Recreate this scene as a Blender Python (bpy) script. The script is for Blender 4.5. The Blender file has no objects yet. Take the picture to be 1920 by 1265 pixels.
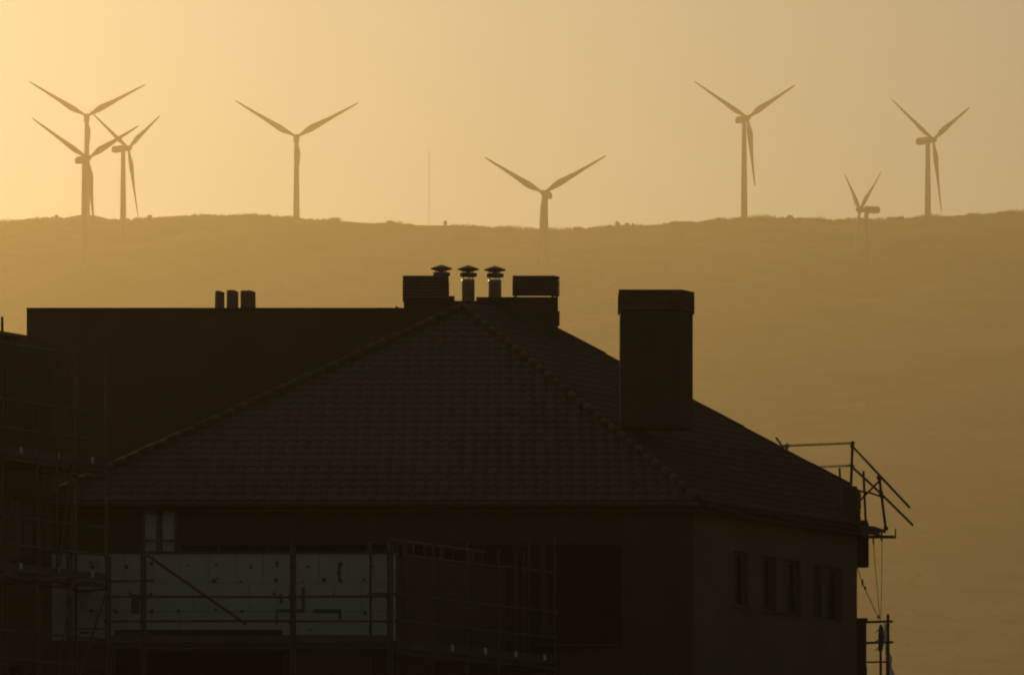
import bpy, math, random
from mathutils import Vector, Matrix, noise
R = math.radians
rnd = random.Random(7)
scene = bpy.context.scene
col = scene.collection

# ------------------------------------------------------------------ camera
F = 10000.0          # focal length in photo pixels (photo 1920 wide)
CZ = 1.6             # eye height
HY = 1960.0          # photo row of the eye level (below the frame: a shifted long lens)
cam_d = bpy.data.cameras.new("camera")
cam = bpy.data.objects.new("camera", cam_d)
col.objects.link(cam)
cam.location = (0, 0, CZ)
cam.rotation_euler = (R(90), 0, 0)
cam_d.sensor_width = 36
cam_d.lens = F / 1920 * 36
cam_d.shift_y = (HY - 632.5) / 1920
cam_d.clip_start = 1
cam_d.clip_end = 25000
scene.camera = cam

# ------------------------------------------------------------------ light
SUN_AZ, SUN_EL = -25.0, 13.0      # degrees; azimuth from +Y towards +X
w = bpy.data.worlds.new("World")
scene.world = w
w.use_nodes = True
nt = w.node_tree
bg = nt.nodes["Background"]
sky = nt.nodes.new("ShaderNodeTexSky")
sky.sky_type = 'NISHITA'
sky.sun_disc = False
sky.sun_elevation = R(SUN_EL)
sky.sun_rotation = R(SUN_AZ)
sky.air_density = 1.0
sky.dust_density = 4.5
sky.ozone_density = 0.3
tint = nt.nodes.new("ShaderNodeMix")
tint.data_type = 'RGBA'
tint.blend_type = 'MULTIPLY'
tint.inputs[0].default_value = 1.0
nt.links.new(sky.outputs[0], tint.inputs[6])
tint.inputs[7].default_value = (1.0, 1.11, 1.20, 1)
nt.links.new(tint.outputs[2], bg.inputs[0])
bg.inputs[1].default_value = 0.058
sd = bpy.data.lights.new("sun", 'SUN')
sun = bpy.data.objects.new("sun", sd)
col.objects.link(sun)
sd.energy = 3.5
sd.angle = R(0.5)
sd.color = (1.0, 0.67, 0.24)
sdir = Vector((math.sin(R(SUN_AZ)) * math.cos(R(SUN_EL)), math.cos(R(SUN_AZ)) * math.cos(R(SUN_EL)), math.sin(R(SUN_EL))))
sun.rotation_euler = sdir.to_track_quat('Z', 'Y').to_euler()
sun.location = (0, 0, 50)
vs = scene.view_settings
vs.view_transform = 'Standard'
vs.look = 'None'
vs.gamma = 1
vs.exposure = -0.72
scene.cycles.max_bounces = 6
scene.cycles.volume_bounces = 0
scene.cycles.use_denoising = True
scene.cycles.filter_width = 2.0

HAZE_DENSITY = 0.00022 / 1.3
HAZE_COLOR = (1.0, 0.82, 0.50, 1)
HAZE_G = 0.65

# ------------------------------------------------------------------ materials
def mat(name, color, rough=0.8, metal=0.0, var=0.25, scale=3.0, bump=0.0, bscale=30.0, stretch=(1, 1, 1), color2=None):
    m = bpy.data.materials.new(name)
    m.use_nodes = True
    t = m.node_tree
    b = t.nodes["Principled BSDF"]
    b.inputs['Roughness'].default_value = rough
    b.inputs['Metallic'].default_value = metal
    tc = t.nodes.new("ShaderNodeTexCoord")
    mp = t.nodes.new("ShaderNodeMapping")
    mp.inputs['Scale'].default_value = stretch
    t.links.new(tc.outputs['Object'], mp.inputs[0])
    n = t.nodes.new("ShaderNodeTexNoise")
    n.inputs['Scale'].default_value = scale
    n.inputs['Detail'].default_value = 6
    n.inputs['Roughness'].default_value = 0.65
    t.links.new(mp.outputs[0], n.inputs['Vector'])
    r = t.nodes.new("ShaderNodeValToRGB")
    c2 = color2 or tuple(c * (1 - var) for c in color)
    r.color_ramp.elements[0].position = 0.3
    r.color_ramp.elements[1].position = 0.7
    r.color_ramp.elements[0].color = (*c2, 1)
    r.color_ramp.elements[1].color = (*color, 1)
    t.links.new(n.outputs[0], r.inputs[0])
    t.links.new(r.outputs[0], b.inputs['Base Color'])
    if bump:
        n2 = t.nodes.new("ShaderNodeTexNoise")
        n2.inputs['Scale'].default_value = bscale
        n2.inputs['Detail'].default_value = 5
        t.links.new(tc.outputs['Object'], n2.inputs['Vector'])
        bp = t.nodes.new("ShaderNodeBump")
        bp.inputs['Strength'].default_value = bump
        bp.inputs['Distance'].default_value = 0.02
        t.links.new(n2.outputs[0], bp.inputs['Height'])
        t.links.new(bp.outputs[0], b.inputs['Normal'])
    return m

def brick_mat(name, c1, c2, mortar, bw=0.24, bh=0.06):
    m = bpy.data.materials.new(name)
    m.use_nodes = True
    t = m.node_tree
    b = t.nodes["Principled BSDF"]
    b.inputs['Roughness'].default_value = 0.9
    tc = t.nodes.new("ShaderNodeTexCoord")
    sp = t.nodes.new("ShaderNodeSeparateXYZ")
    t.links.new(tc.outputs['Object'], sp.inputs[0])
    ad = t.nodes.new("ShaderNodeMath")
    t.links.new(sp.outputs[0], ad.inputs[0])
    t.links.new(sp.outputs[1], ad.inputs[1])
    cb = t.nodes.new("ShaderNodeCombineXYZ")
    t.links.new(ad.outputs[0], cb.inputs[0])
    t.links.new(sp.outputs[2], cb.inputs[1])
    br = t.nodes.new("ShaderNodeTexBrick")
    br.inputs['Color1'].default_value = (*c1, 1)
    br.inputs['Color2'].default_value = (*c2, 1)
    br.inputs['Mortar'].default_value = (*mortar, 1)
    br.inputs['Scale'].default_value = 1.0
    br.inputs['Brick Width'].default_value = bw
    br.inputs['Row Height'].default_value = bh
    br.inputs['Mortar Size'].default_value = 0.006
    t.links.new(cb.outputs[0], br.inputs[0])
    n = t.nodes.new("ShaderNodeTexNoise")
    n.inputs['Scale'].default_value = 1.2
    n.inputs['Detail'].default_value = 5
    t.links.new(tc.outputs['Object'], n.inputs['Vector'])
    mx = t.nodes.new("ShaderNodeMix")
    mx.data_type = 'RGBA'
    mx.blend_type = 'MULTIPLY'
    mx.inputs[0].default_value = 0.5
    t.links.new(br.outputs[0], mx.inputs[6])
    t.links.new(n.outputs[0], mx.inputs[7])
    t.links.new(mx.outputs[2], b.inputs['Base Color'])
    bp = t.nodes.new("ShaderNodeBump")
    bp.inputs['Strength'].default_value = 0.4
    bp.inputs['Distance'].default_value = 0.01
    bp.invert = True
    t.links.new(br.outputs[1], bp.inputs['Height'])
    t.links.new(bp.outputs[0], b.inputs['Normal'])
    return m

M = dict(
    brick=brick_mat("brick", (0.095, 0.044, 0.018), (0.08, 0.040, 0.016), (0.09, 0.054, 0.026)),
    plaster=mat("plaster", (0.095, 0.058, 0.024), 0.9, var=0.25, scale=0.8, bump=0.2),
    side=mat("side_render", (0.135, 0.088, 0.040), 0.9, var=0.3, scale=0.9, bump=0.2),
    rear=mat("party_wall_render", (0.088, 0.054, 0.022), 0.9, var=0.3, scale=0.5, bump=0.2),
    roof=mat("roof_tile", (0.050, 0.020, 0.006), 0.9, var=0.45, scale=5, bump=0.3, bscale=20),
    ridge=mat("ridge_mortar", (0.062, 0.028, 0.011), 0.9, var=0.12, scale=3),
    board=mat("insulation_board", (0.46, 0.39, 0.26), 0.7, var=0.12, scale=1.2),
    anchor=mat("anchor_mortar", (0.10, 0.09, 0.08), 0.9, scale=8),
    concrete=mat("concrete", (0.085, 0.058, 0.03), 0.9, var=0.3, scale=2, bump=0.2),
    ceramic=mat("chimney_ceramic", (0.20, 0.10, 0.06), 0.8, var=0.3, scale=6),
    frame=mat("window_frame", (0.10, 0.07, 0.05), 0.5, scale=10),
    curtain=mat("curtain", (0.75, 0.55, 0.28), 0.9, var=0.15, scale=6, stretch=(4, 4, .3)),
    shutter=mat("roller_shutter", (0.045, 0.030, 0.018), 0.6, scale=8),
    galv=mat("galvanised_steel", (0.60, 0.52, 0.38), 0.32, 0.55, var=0.2, scale=12),
    cowl=mat("cowl_steel", (0.16, 0.13, 0.13), 0.6, 0.4, var=0.2, scale=12),
    tube=mat("scaffold_tube", (0.11, 0.08, 0.045), 0.85, 0.0, var=0.35, scale=6),
    plank=mat("scaffold_plank", (0.15, 0.12, 0.08), 0.85, var=0.3, scale=4, stretch=(1, 1, 6)),
    toe=mat("toe_board", (0.10, 0.07, 0.04), 0.8, var=0.3, scale=4),
    clip=mat("white_clip", (0.6, 0.55, 0.42), 0.5, scale=10),
    rope=mat("rope", (0.10, 0.08, 0.05), 0.9, scale=30),
    turb=mat("turbine_paint", (0.22, 0.22, 0.20), 0.9, var=0.05, scale=0.2),
    mast=mat("mast_steel", (0.35, 0.34, 0.33), 0.5, 0.5, scale=1),
    clay=mat("clay_pot", (0.24, 0.13, 0.08), 0.9, var=0.3, scale=8, bump=0.3),
    leaf=mat("scrub_leaf", (0.07, 0.085, 0.035), 0.8, var=0.4, scale=0.5),
    bark=mat("bark", (0.10, 0.075, 0.05), 0.9, scale=5),
    hill=mat("hill_soil", (0.36, 0.22, 0.10), 0.95, scale=0.012, color2=(0.07, 0.055, 0.02)),
    ground=mat("dry_ground", (0.16, 0.13, 0.09), 0.95, var=0.4, scale=0.03),
)
# plastic sheet: translucent
def plastic():
    m = bpy.data.materials.new("plastic_film")
    m.use_nodes = True
    b = m.node_tree.nodes["Principled BSDF"]
    b.inputs['Base Color'].default_value = (0.85, 0.82, 0.74, 1)
    b.inputs['Roughness'].default_value = 0.18
    t = m.node_tree
    tr = t.nodes.new("ShaderNodeBsdfTranslucent")
    tr.inputs[0].default_value = (0.9, 0.86, 0.78, 1)
    mx = t.nodes.new("ShaderNodeMixShader")
    mx.inputs[0].default_value = 0.8
    nz = t.nodes.new("ShaderNodeTexNoise")
    nz.inputs['Scale'].default_value = 9
    bp = t.nodes.new("ShaderNodeBump")
    bp.inputs['Strength'].default_value = 0.5
    bp.inputs['Distance'].default_value = 0.058
    t.links.new(nz.outputs[0], bp.inputs['Height'])
    t.links.new(bp.outputs[0], b.inputs['Normal'])
    t.links.new(b.outputs[0], mx.inputs[1])
    t.links.new(tr.outputs[0], mx.inputs[2])
    t.links.new(mx.outputs[0], t.nodes["Material Output"].inputs[0])
    return m
M['film'] = plastic()
def glass():
    m = bpy.data.materials.new("window_glass")
    m.use_nodes = True
    t = m.node_tree
    b = t.nodes["Principled BSDF"]
    b.inputs['Base Color'].default_value = (0.03, 0.03, 0.03, 1)
    b.inputs['Roughness'].default_value = 0.058
    tr = t.nodes.new("ShaderNodeBsdfTransparent")
    mx = t.nodes.new("ShaderNodeMixShader")
    fr = t.nodes.new("ShaderNodeFresnel")
    fr.inputs[0].default_value = 1.5
    t.links.new(fr.outputs[0], mx.inputs[0])
    gl = t.nodes.new("ShaderNodeBsdfGlossy")
    gl.inputs['Roughness'].default_value = 0.03
    t.links.new(tr.outputs[0], mx.inputs[1])
    t.links.new(gl.outputs[0], mx.inputs[2])
    t.links.new(mx.outputs[0], t.nodes["Material Output"].inputs[0])
    return m
M['glass'] = glass()

# ------------------------------------------------------------------ helpers
def P(px, py, Y):
    """a point of the place at distance Y seen at photo pixel (px, py)"""
    return Vector(((px - 960) / F * Y, Y, CZ + (HY - py) / F * Y))
def XP(px, Y): return (px - 960) / F * Y
def ZP(py, Y): return CZ + (HY - py) / F * Y

class MB:
    def __init__(self): self.v = []; self.f = []
    def add(self, vs_, fs):
        o = len(self.v)
        self.v += [Vector(p) for p in vs_]
        self.f += [tuple(i + o for i in f) for f in fs]
        return self
    def box(self, x0, x1, y0, y1, z0, z1):
        return self.add([(x0, y0, z0), (x1, y0, z0), (x1, y1, z0), (x0, y1, z0), (x0, y0, z1), (x1, y0, z1), (x1, y1, z1), (x0, y1, z1)],
                        [(0, 3, 2, 1), (4, 5, 6, 7), (0, 1, 5, 4), (1, 2, 6, 5), (2, 3, 7, 6), (3, 0, 4, 7)])
    def obox(self, p0, p1, wd, h, up=Vector((0, 0, 1))):
        """a beam from p0 to p1, wd wide sideways and h high"""
        p0 = Vector(p0); p1 = Vector(p1)
        d = (p1 - p0).normalized()
        s = d.cross(up)
        if s.length < 1e-4: s = d.cross(Vector((0, 1, 0)))
        s.normalize()
        u = s.cross(d).normalized()
        s = s * (wd / 2); u = u * (h / 2)
        return self.add([p0 - s - u, p0 + s - u, p0 + s + u, p0 - s + u, p1 - s - u, p1 + s - u, p1 + s + u, p1 - s + u],
                        [(0, 1, 2, 3), (4, 7, 6, 5), (0, 4, 5, 1), (1, 5, 6, 2), (2, 6, 7, 3), (3, 7, 4, 0)])
    def tube(self, p0, p1, r0, r1=None, n=8):
        r1 = r0 if r1 is None else r1
        p0 = Vector(p0); p1 = Vector(p1)
        d = (p1 - p0).normalized()
        a = d.orthogonal().normalized(); b = d.cross(a)
        vs_ = []
        for p, r in ((p0, r0), (p1, r1)):
            for i in range(n):
                t = 2 * math.pi * i / n
                vs_.append(p + a * (math.cos(t) * r) + b * (math.sin(t) * r))
        fs = [(i, (i + 1) % n, n + (i + 1) % n, n + i) for i in range(n)]
        fs += [tuple(range(n - 1, -1, -1)), tuple(range(n, 2 * n))]
        return self.add(vs_, fs)
    def path(self, pts, r, n=6):
        for a, b in zip(pts, pts[1:]): self.tube(a, b, r, r, n)
        return self
    def lathe(self, c, prof, n=24, axis='Z'):
        c = Vector(c); vs_ = []
        for r, z in prof:
            for i in range(n):
                t = 2 * math.pi * i / n
                if axis == 'Z': vs_.append(c + Vector((math.cos(t) * r, math.sin(t) * r, z)))
                else: vs_.append(c + Vector((math.cos(t) * r, z, math.sin(t) * r)))
        fs = []
        for k in range(len(prof) - 1):
            for i in range(n):
                j = (i + 1) % n
                fs.append((k * n + i, k * n + j, (k + 1) * n + j, (k + 1) * n + i))
        fs.append(tuple(range(n - 1, -1, -1)))
        fs.append(tuple(range((len(prof) - 1) * n, len(prof) * n)))
        return self.add(vs_, fs)
    def prism(self, foot, z0, z1, foot1=None):
        """vertical prism over a footprint [(x, y)], counter-clockwise"""
        n = len(foot); foot1 = foot1 or foot
        vs_ = [(x, y, z0) for x, y in foot] + [(x, y, z1) for x, y in foot1]
        fs = [(i, (i + 1) % n, n + (i + 1) % n, n + i) for i in range(n)]
        fs += [tuple(range(n - 1, -1, -1)), tuple(range(n, 2 * n))]
        return self.add(vs_, fs)
    def slab(self, pts, thick):
        """a flat polygon given thickness downwards"""
        n = len(pts)
        pts = [Vector(p) for p in pts]
        vs_ = pts + [p - Vector((0, 0, thick)) for p in pts]
        fs = [tuple(range(n)), tuple(range(2 * n - 1, n - 1, -1))]
        fs += [(i, n + i, n + (i + 1) % n, (i + 1) % n) for i in range(n)]
        return self.add(vs_, fs)
    def wall(self, o, d, u0, u1, z0, z1, holes, th):
        """a wall from o along unit direction d, th thick away from the viewer, with real openings"""
        o = Vector((o[0], o[1], 0)); d = Vector((d[0], d[1], 0)).normalized()
        nrm = Vector((-d.y, d.x, 0)) * th
        us = sorted({u0, u1, *[c for h in holes for c in h[:2]]})
        zs = sorted({z0, z1, *[c for h in holes for c in h[2:]]})
        us = [u for u in us if u0 - 1e-6 <= u <= u1 + 1e-6]; zs = [z for z in zs if z0 - 1e-6 <= z <= z1 + 1e-6]
        def solid(i, k):
            if i < 0 or k < 0 or i >= len(us) - 1 or k >= len(zs) - 1: return False
            cu = (us[i] + us[i + 1]) / 2; cz = (zs[k] + zs[k + 1]) / 2
            return not any(h[0] < cu < h[1] and h[2] < cz < h[3] for h in holes)
        q = lambda u, z, b: o + d * u + Vector((0, 0, z)) + (nrm if b else Vector())
        for i in range(len(us) - 1):
            for k in range(len(zs) - 1):
                if not solid(i, k): continue
                a, b, c, e = us[i], us[i + 1], zs[k], zs[k + 1]
                self.add([q(a, c, 0), q(b, c, 0), q(b, e, 0), q(a, e, 0)], [(0, 1, 2, 3)])
                self.add([q(a, c, 1), q(b, c, 1), q(b, e, 1), q(a, e, 1)], [(3, 2, 1, 0)])
                if not solid(i - 1, k): self.add([q(a, c, 0), q(a, e, 0), q(a, e, 1), q(a, c, 1)], [(0, 1, 2, 3)])
                if not solid(i + 1, k): self.add([q(b, c, 0), q(b, e, 0), q(b, e, 1), q(b, c, 1)], [(3, 2, 1, 0)])
                if not solid(i, k - 1): self.add([q(a, c, 0), q(b, c, 0), q(b, c, 1), q(a, c, 1)], [(3, 2, 1, 0)])
                if not solid(i, k + 1): self.add([q(a, e, 0), q(b, e, 0), q(b, e, 1), q(a, e, 1)], [(0, 1, 2, 3)])
        return self
    def build(self, name, m, parent=None, smooth=False, base=None, local=False):
        me = bpy.data.meshes.new(name)
        off = Vector(base) if base is not None else Vector()
        p = parent
        while p is not None and not local:
            off = off + p.location; p = p.parent
        me.from_pydata([tuple(v - off) for v in self.v], [], self.f)
        me.materials.append(m)
        if smooth:
            for poly in me.polygons: poly.use_smooth = True
        me.validate()
        ob = bpy.data.objects.new(name, me)
        col.objects.link(ob)
        if base is not None: ob.location = base
        if parent is not None: ob.parent = parent
        return ob

def tag(o, label=None, cat=None, group=None, kind=None):
    if label: o['label'] = label
    if cat: o['category'] = cat
    if group: o['group'] = group
    if kind: o['kind'] = kind
    return o
def thing(name, loc, label, cat, group=None):
    o = bpy.data.objects.new(name, None)
    o.location = loc
    col.objects.link(o)
    return tag(o, label, cat, group)

# ------------------------------------------------------------------ hill and ground
RIDGE = [(-400, 440), (-200, 428), (0, 417), (40, 412), (60, 409), (100, 407), (157, 409), (200, 411), (230, 412), (260, 410), (300, 405), (340, 403),
         (400, 402), (450, 403), (500, 405), (515, 406), (560, 410), (640, 413), (680, 416), (720, 418), (760, 420), (800, 421),
         (850, 421), (890, 426), (950, 429), (1000, 432), (1040, 433), (1075, 430), (1100, 428), (1200, 421), (1260, 418),
         (1330, 413), (1390, 410), (1440, 409), (1490, 408), (1520, 411), (1560, 413), (1600, 412), (1660, 411), (1700, 409), (1740, 407),
         (1790, 405), (1840, 403), (1870, 399), (1920, 397), (2000, 392), (2200, 396), (2500, 410)]
PROF = [(700, 0), (1000, 8), (1500, 50), (1800, 98), (2050, 146), (2400, 222), (2800, 335), (3000, 393), (3200, 455), (3330, 499), (3400, 520), (3460, 517), (3600, 505), (3900, 440), (4300, 330)]
K = 1.3                # distance scale of the hill and its turbines
RIDGE = [(a, b + 1.5) for a, b in RIDGE]
PROF = [(a * K, b * K) for a, b in PROF]
RY = 3400.0 * K
def lerp(tab, x):
    if x <= tab[0][0]: return tab[0][1]
    for (a, b), (c, d) in zip(tab, tab[1:]):
        if x <= c: return b + (d - b) * (x - a) / (c - a)
    return tab[-1][1]
TURB_HUB = 64.0
# hub px, hub py, blade length in px, distance, yaw (rotor axis turned to +x), phase, label
TURB = [
    (163, 218, 127, 3450, 6, 0.5, "wind turbine highest at the far left, facing the viewer, its tower behind the ridge"),
    (165, 297, 138, 3180, 37, -2.5, "wind turbine in front of the far left pair, hub lowest, long nacelle pointing left"),
    (241, 278, 131, 3330, 58, -6, "edge-on wind turbine just right of the crowded far left pair"),
    (556, 257, 134, 3450, 3, 0.5, "lone wind turbine above the roof's three clay pots, facing the viewer"),
    (1019, 362, 139, 3180, -18, 2.2, "low-standing wind turbine above the square chimneys, lower blade hidden by its tower"),
    (1402, 221, 131, 3440, 30, -3.5, "tall wind turbine above the broad lone chimney, one blade hanging beside the tower"),
    (1750, 262, 138, 3440, 47, -3.5, "tall wind turbine nearest the right edge of the ridge, nacelle pointing left"),
    (1612, 393, 137, 3180, -76, 8.0, "almost edge-on wind turbine barely rising above the ridge line, nacelle pointing right"),
]
TURB = [(a, b_, c, d * K, e, f, g_) for a, b_, c, d, e, f, g_ in TURB]
def hill_z(x, Y):
    z = lerp(PROF, Y)
    rz = ZP(lerp(RIDGE, 960 + x / RY * F), RY)
    k = max(0.0, min(1.0, (Y - 2700 * K) / (700 * K))) if Y < RY else max(0.0, 1 - (Y - RY) / (500 * K))
    k = k * k * (3 - 2 * k)
    z += (rz - 520 * K) * k
    a = min(1.0, max(0.0, (3330 * K - Y) / 600)) * min(1.0, max(0, (Y - 1000) / 700))
    z += a * 16 * noise.noise(Vector((x / 260, Y / 420, 3.1))) + a * 5 * noise.noise(Vector((x / 70, Y / 90, 7.7)))
    for (hx, hy, L, D, yaw, ph, lb) in TURB:
        tx = XP(hx, D); bz = ZP(hy, D) - TURB_HUB * (L * D / F / 44.0)
        d2 = (x - tx) ** 2 + ((Y - D) * 1.0) ** 2
        wgt = math.exp(-d2 / 36 ** 2)
        if Y > RY - 15 and D < RY: wgt *= max(0, min(1, (RY - 15 - Y) / 40 + 1)) if Y < RY else 0
        if D > RY and Y < RY: wgt = 0
        if D > RY: wgt *= min(1, (Y - RY) / 25)
        z = z * (1 - wgt) + bz * wgt
    return z

def grid_mesh(name, xs, ys, fz, m):
    b = MB()
    nx = len(xs)
    b.v = [Vector((x, y, fz(x, y))) for y in ys for x in xs]
    b.f = [(j * nx + i, j * nx + i + 1, (j + 1) * nx + i + 1, (j + 1) * nx + i) for j in range(len(ys) - 1) for i in range(nx - 1)]
    return b.build(name, m, smooth=True)
xs = [-2400, -2000, -1600, -1300, -1050, -850, -700, -600, -520, -460] + [-420 + 5 * i for i in range(169)] + [460, 520, 600, 700, 850, 1050, 1300, 1600, 2000, 2400]
ys = [700 + 50 * i for i in range(46)] + [2980, 3010, 3040, 3070] + [3090 + 12 * i for i in range(25)] + [3386, 3393, 3400, 3407, 3414, 3422, 3430, 3440, 3450, 3465, 3480, 3510, 3560, 3650, 3800, 4000, 4200]
xs = [v * K for v in xs]; ys = [v * K for v in ys]
tag(grid_mesh("hill", xs, ys, hill_z, M['hill']), kind='structure')
g = MB().add([(-3100, -600, 0), (3100, -600, 0), (3100, 915, 0), (-3100, 915, 0)], [(0, 1, 2, 3)]).build("ground", M['ground'])
tag(g, kind='structure')

def leaves(b, c, rx, rz, n, s, rg):
    for _ in range(n):
        while True:
            q = Vector((rg.uniform(-1, 1), rg.uniform(-1, 1), rg.uniform(-1, 1)))
            if 0.2 < q.length < 1: break
        k = 0.75 + 0.45 * noise.noise(q * 2.3 + Vector(c) * 0.37)
        p = Vector(c) + Vector((q.x * rx * k, q.y * rx * k, q.z * rz * k))
        a = Vector((rg.gauss(0, 1), rg.gauss(0, 1), rg.gauss(0, 1))).normalized() * s * rg.uniform(.6, 1.2)
        e = a.orthogonal().normalized() * s * rg.uniform(.5, 1)
        b.add([p - a, p - e * .6, p + a, p + e * .6], [(0, 1, 2, 3)])

# low scrub on the crest and the slope: nobody could count it
b = MB()
for i in range(2600):
    px = rnd.uniform(-120, 2040)
    Y = RY + rnd.uniform(-4, 2)
    x = XP(px, Y)
    dens = noise.noise(Vector((px / 60, 1.7, 0)))
    if dens < rnd.uniform(-.45, .35): continue
    h = K * rnd.uniform(0.5, 1.9) * (0.8 + max(0, dens) * 2.6)
    leaves(b, (x, Y, hill_z(x, Y) + h * .2), h * 1.4, h * .95, 34, 0.6, rnd)
for i in range(2400):
    Y = rnd.uniform(2000, 4380)
    x = rnd.uniform(-.13, .13) * Y
    h = rnd.uniform(1.0, 3.6)
    leaves(b, (x, Y, hill_z(x, Y) + h * .35), h * 1.3, h * .8, 9, 0.8, rnd)
tag(b.build("scrub", M['leaf']), "low dry scrub growing over the crest and slope of the hill", "scrub", kind='stuff')

SHRUBS = [  # px of the plant, half width m, height m, label
    (1158, 2.0, 4.3, "round bush standing highest on the ridge between the centre and right turbines"),
    (1176, 1.9, 2.6, "smaller round bush just right of the highest ridge bush"),
    (1187, 1.0, 1.8, "tiny bush at the right end of the trio on the ridge"),
    (835, 1.4, 3.6, "small upright bush on the ridge right of the thin mast"),
    (732, 3.8, 2.6, "wide low bush on the ridge left of the thin mast"),
    (628, 5.0, 2.4, "long low thicket on the ridge right of the lone turbine"),
    (1481, 2.2, 2.6, "bush on the ridge right of the tall turbine above the broad chimney"),
    (1690, 2.6, 2.2, "low bush on the ridge left of the rightmost turbine"),
    (106, 1.7, 2.4, "little bush on the ridge left of the two overlapping turbines"),
    (281, 1.8, 2.6, "little spiky bush on the ridge right of the edge-on turbine"),
    (888, 2.5, 2.2, "low bush on the ridge left of the low-standing turbine"),
    (1822, 3.4, 2.4, "broad low bush on the ridge beyond the rightmost turbine"),
    (502, 3.2, 1.8, "flat bush on the ridge left of the lone turbine"),
    (955, 3.6, 2.2, "dome-shaped bush on the ridge nearest the low-standing turbine"),
    (1083, 4.0, 2.2, "wide bush on the ridge in the dip right of the low-standing turbine"),
]
for px, rw, h, lab in SHRUBS:
    rw *= K; h *= K
    Y = RY - 1
    x = XP(px, Y); z = hill_z(x, Y)
    t = thing("shrub", (x, Y, z), lab, "shrub", "bushes along the ridge")
    b = MB()
    leaves(b, (x, Y, z + h * .38), rw * 1.15, h * .68, int(260 + 90 * rw), 0.45, rnd)
    b.build("foliage", M['leaf'], t)
    b = MB()
    for k in range(3):
        b.tube((x, Y, z - .3), (x + rnd.uniform(-.5, .5) * rw, Y + rnd.uniform(-.4, .4), z + h * .6), .09, .03, 5)
    b.build("stem", M['bark'], t)

# ------------------------------------------------------------------ wind turbines
def blade_bm(L=44.0):
    b = MB()
    # z along the blade; x is the chord (trailing edge to +x), y the thickness
    st = [(0.0, .95, .95, 0), (.04, .95, .9, 0), (.09, 1.1, .8, .1), (.15, 1.7, .7, .35), (.21, 2.25, .6, .55), (.27, 2.3, .5, .55),
          (.36, 1.95, .42, .40), (.5, 1.45, .3, .25), (.65, 1.1, .22, .15), (.8, .82, .16, .1), (.92, .6, .1, .05), (.98, .35, .06, 0), (1.0, .08, .03, 0)]
    n = 12; vs_ = []
    for s, c, th, off in st:
        tw = R(18 * (1 - s) ** 2)
        for i in range(n):
            a = 2 * math.pi * i / n
            c_ = max(.5, c * .86) if c > .62 else c * .85
            x = math.cos(a) * c_ - off * .8; y = math.sin(a) * th
            if c > 1.0: y *= (1 + .45 * math.cos(a)) / 1.2
            vs_.append((x * math.cos(tw) - y * math.sin(tw), x * math.sin(tw) + y * math.cos(tw) - 0.8 * s * s, s * L))
    fs = [(k * n + i, k * n + (i + 1) % n, (k + 1) * n + (i + 1) % n, (k + 1) * n + i) for k in range(len(st) - 1) for i in range(n)]
    fs += [tuple(range(n - 1, -1, -1)), tuple(range((len(st) - 1) * n, len(st) * n))]
    b.add(vs_, fs)
    me_o = b.build("blade", M['turb'], smooth=True)
    return me_o
blade_proto = blade_bm()
tower_b = MB().lathe((0, 0, 0), [(2.15, -4), (2.1, 0), (2.0, 12), (1.85, 25), (1.65, 40), (1.45, 53), (1.32, 62.4)], 28)
tower_proto = tower_b.build("tower", M['turb'], smooth=True)
nb = MB()
prof = [(-6.0 + 4.2, .9), (-1.2, 1.75), (0, 1.9), (6.5, 1.9), (7.8, 1.7), (8.2, 1.3)]
sec = []
for y, hgt in prof:
    wdt = hgt * .95
    sec.append([(-wdt, y, -hgt * .8), (-wdt * .8, y, -hgt), (wdt * .8, y, -hgt), (wdt, y, -hgt * .8), (wdt, y, hgt * .7), (wdt * .7, y, hgt), (-wdt * .7, y, hgt), (-wdt, y, hgt * .7)])
nb.add([p for s in sec for p in s], [(k * 8 + i, (k + 1) * 8 + i, (k + 1) * 8 + (i + 1) % 8, k * 8 + (i + 1) % 8) for k in range(len(sec) - 1) for i in range(8)] + [tuple(range(8)), tuple(range(len(sec) * 8 - 1, len(sec) * 8 - 9, -1))])
nb.box(-.15, .15, 7.0, 7.3, 1.8, 3.0)
nac_proto = nb.build("nacelle", M['turb'])
hub_proto = MB().lathe((0, 0, 0), [(1.45, 2.2), (1.6, 1.0), (1.6, -.8), (1.35, -1.7), (.8, -2.3), (.15, -2.55)], 20, axis='Y').build("hub", M['turb'], smooth=True)
protos_used = {}
def inst(proto, parent, matrix):
    """the first use takes the built object itself, later ones a copy"""
    k = proto.name
    if k not in protos_used:
        protos_used[k] = 1; o = proto
    else:
        o = proto.copy(); col.objects.link(o)
    o.name = k.split('.')[0]
    o.parent = parent
    o.matrix_local = matrix
    return o
TILT = R(4.5); OVER = 4.2
pr = [tower_proto, nac_proto, hub_proto, blade_proto]
first = True
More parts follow.
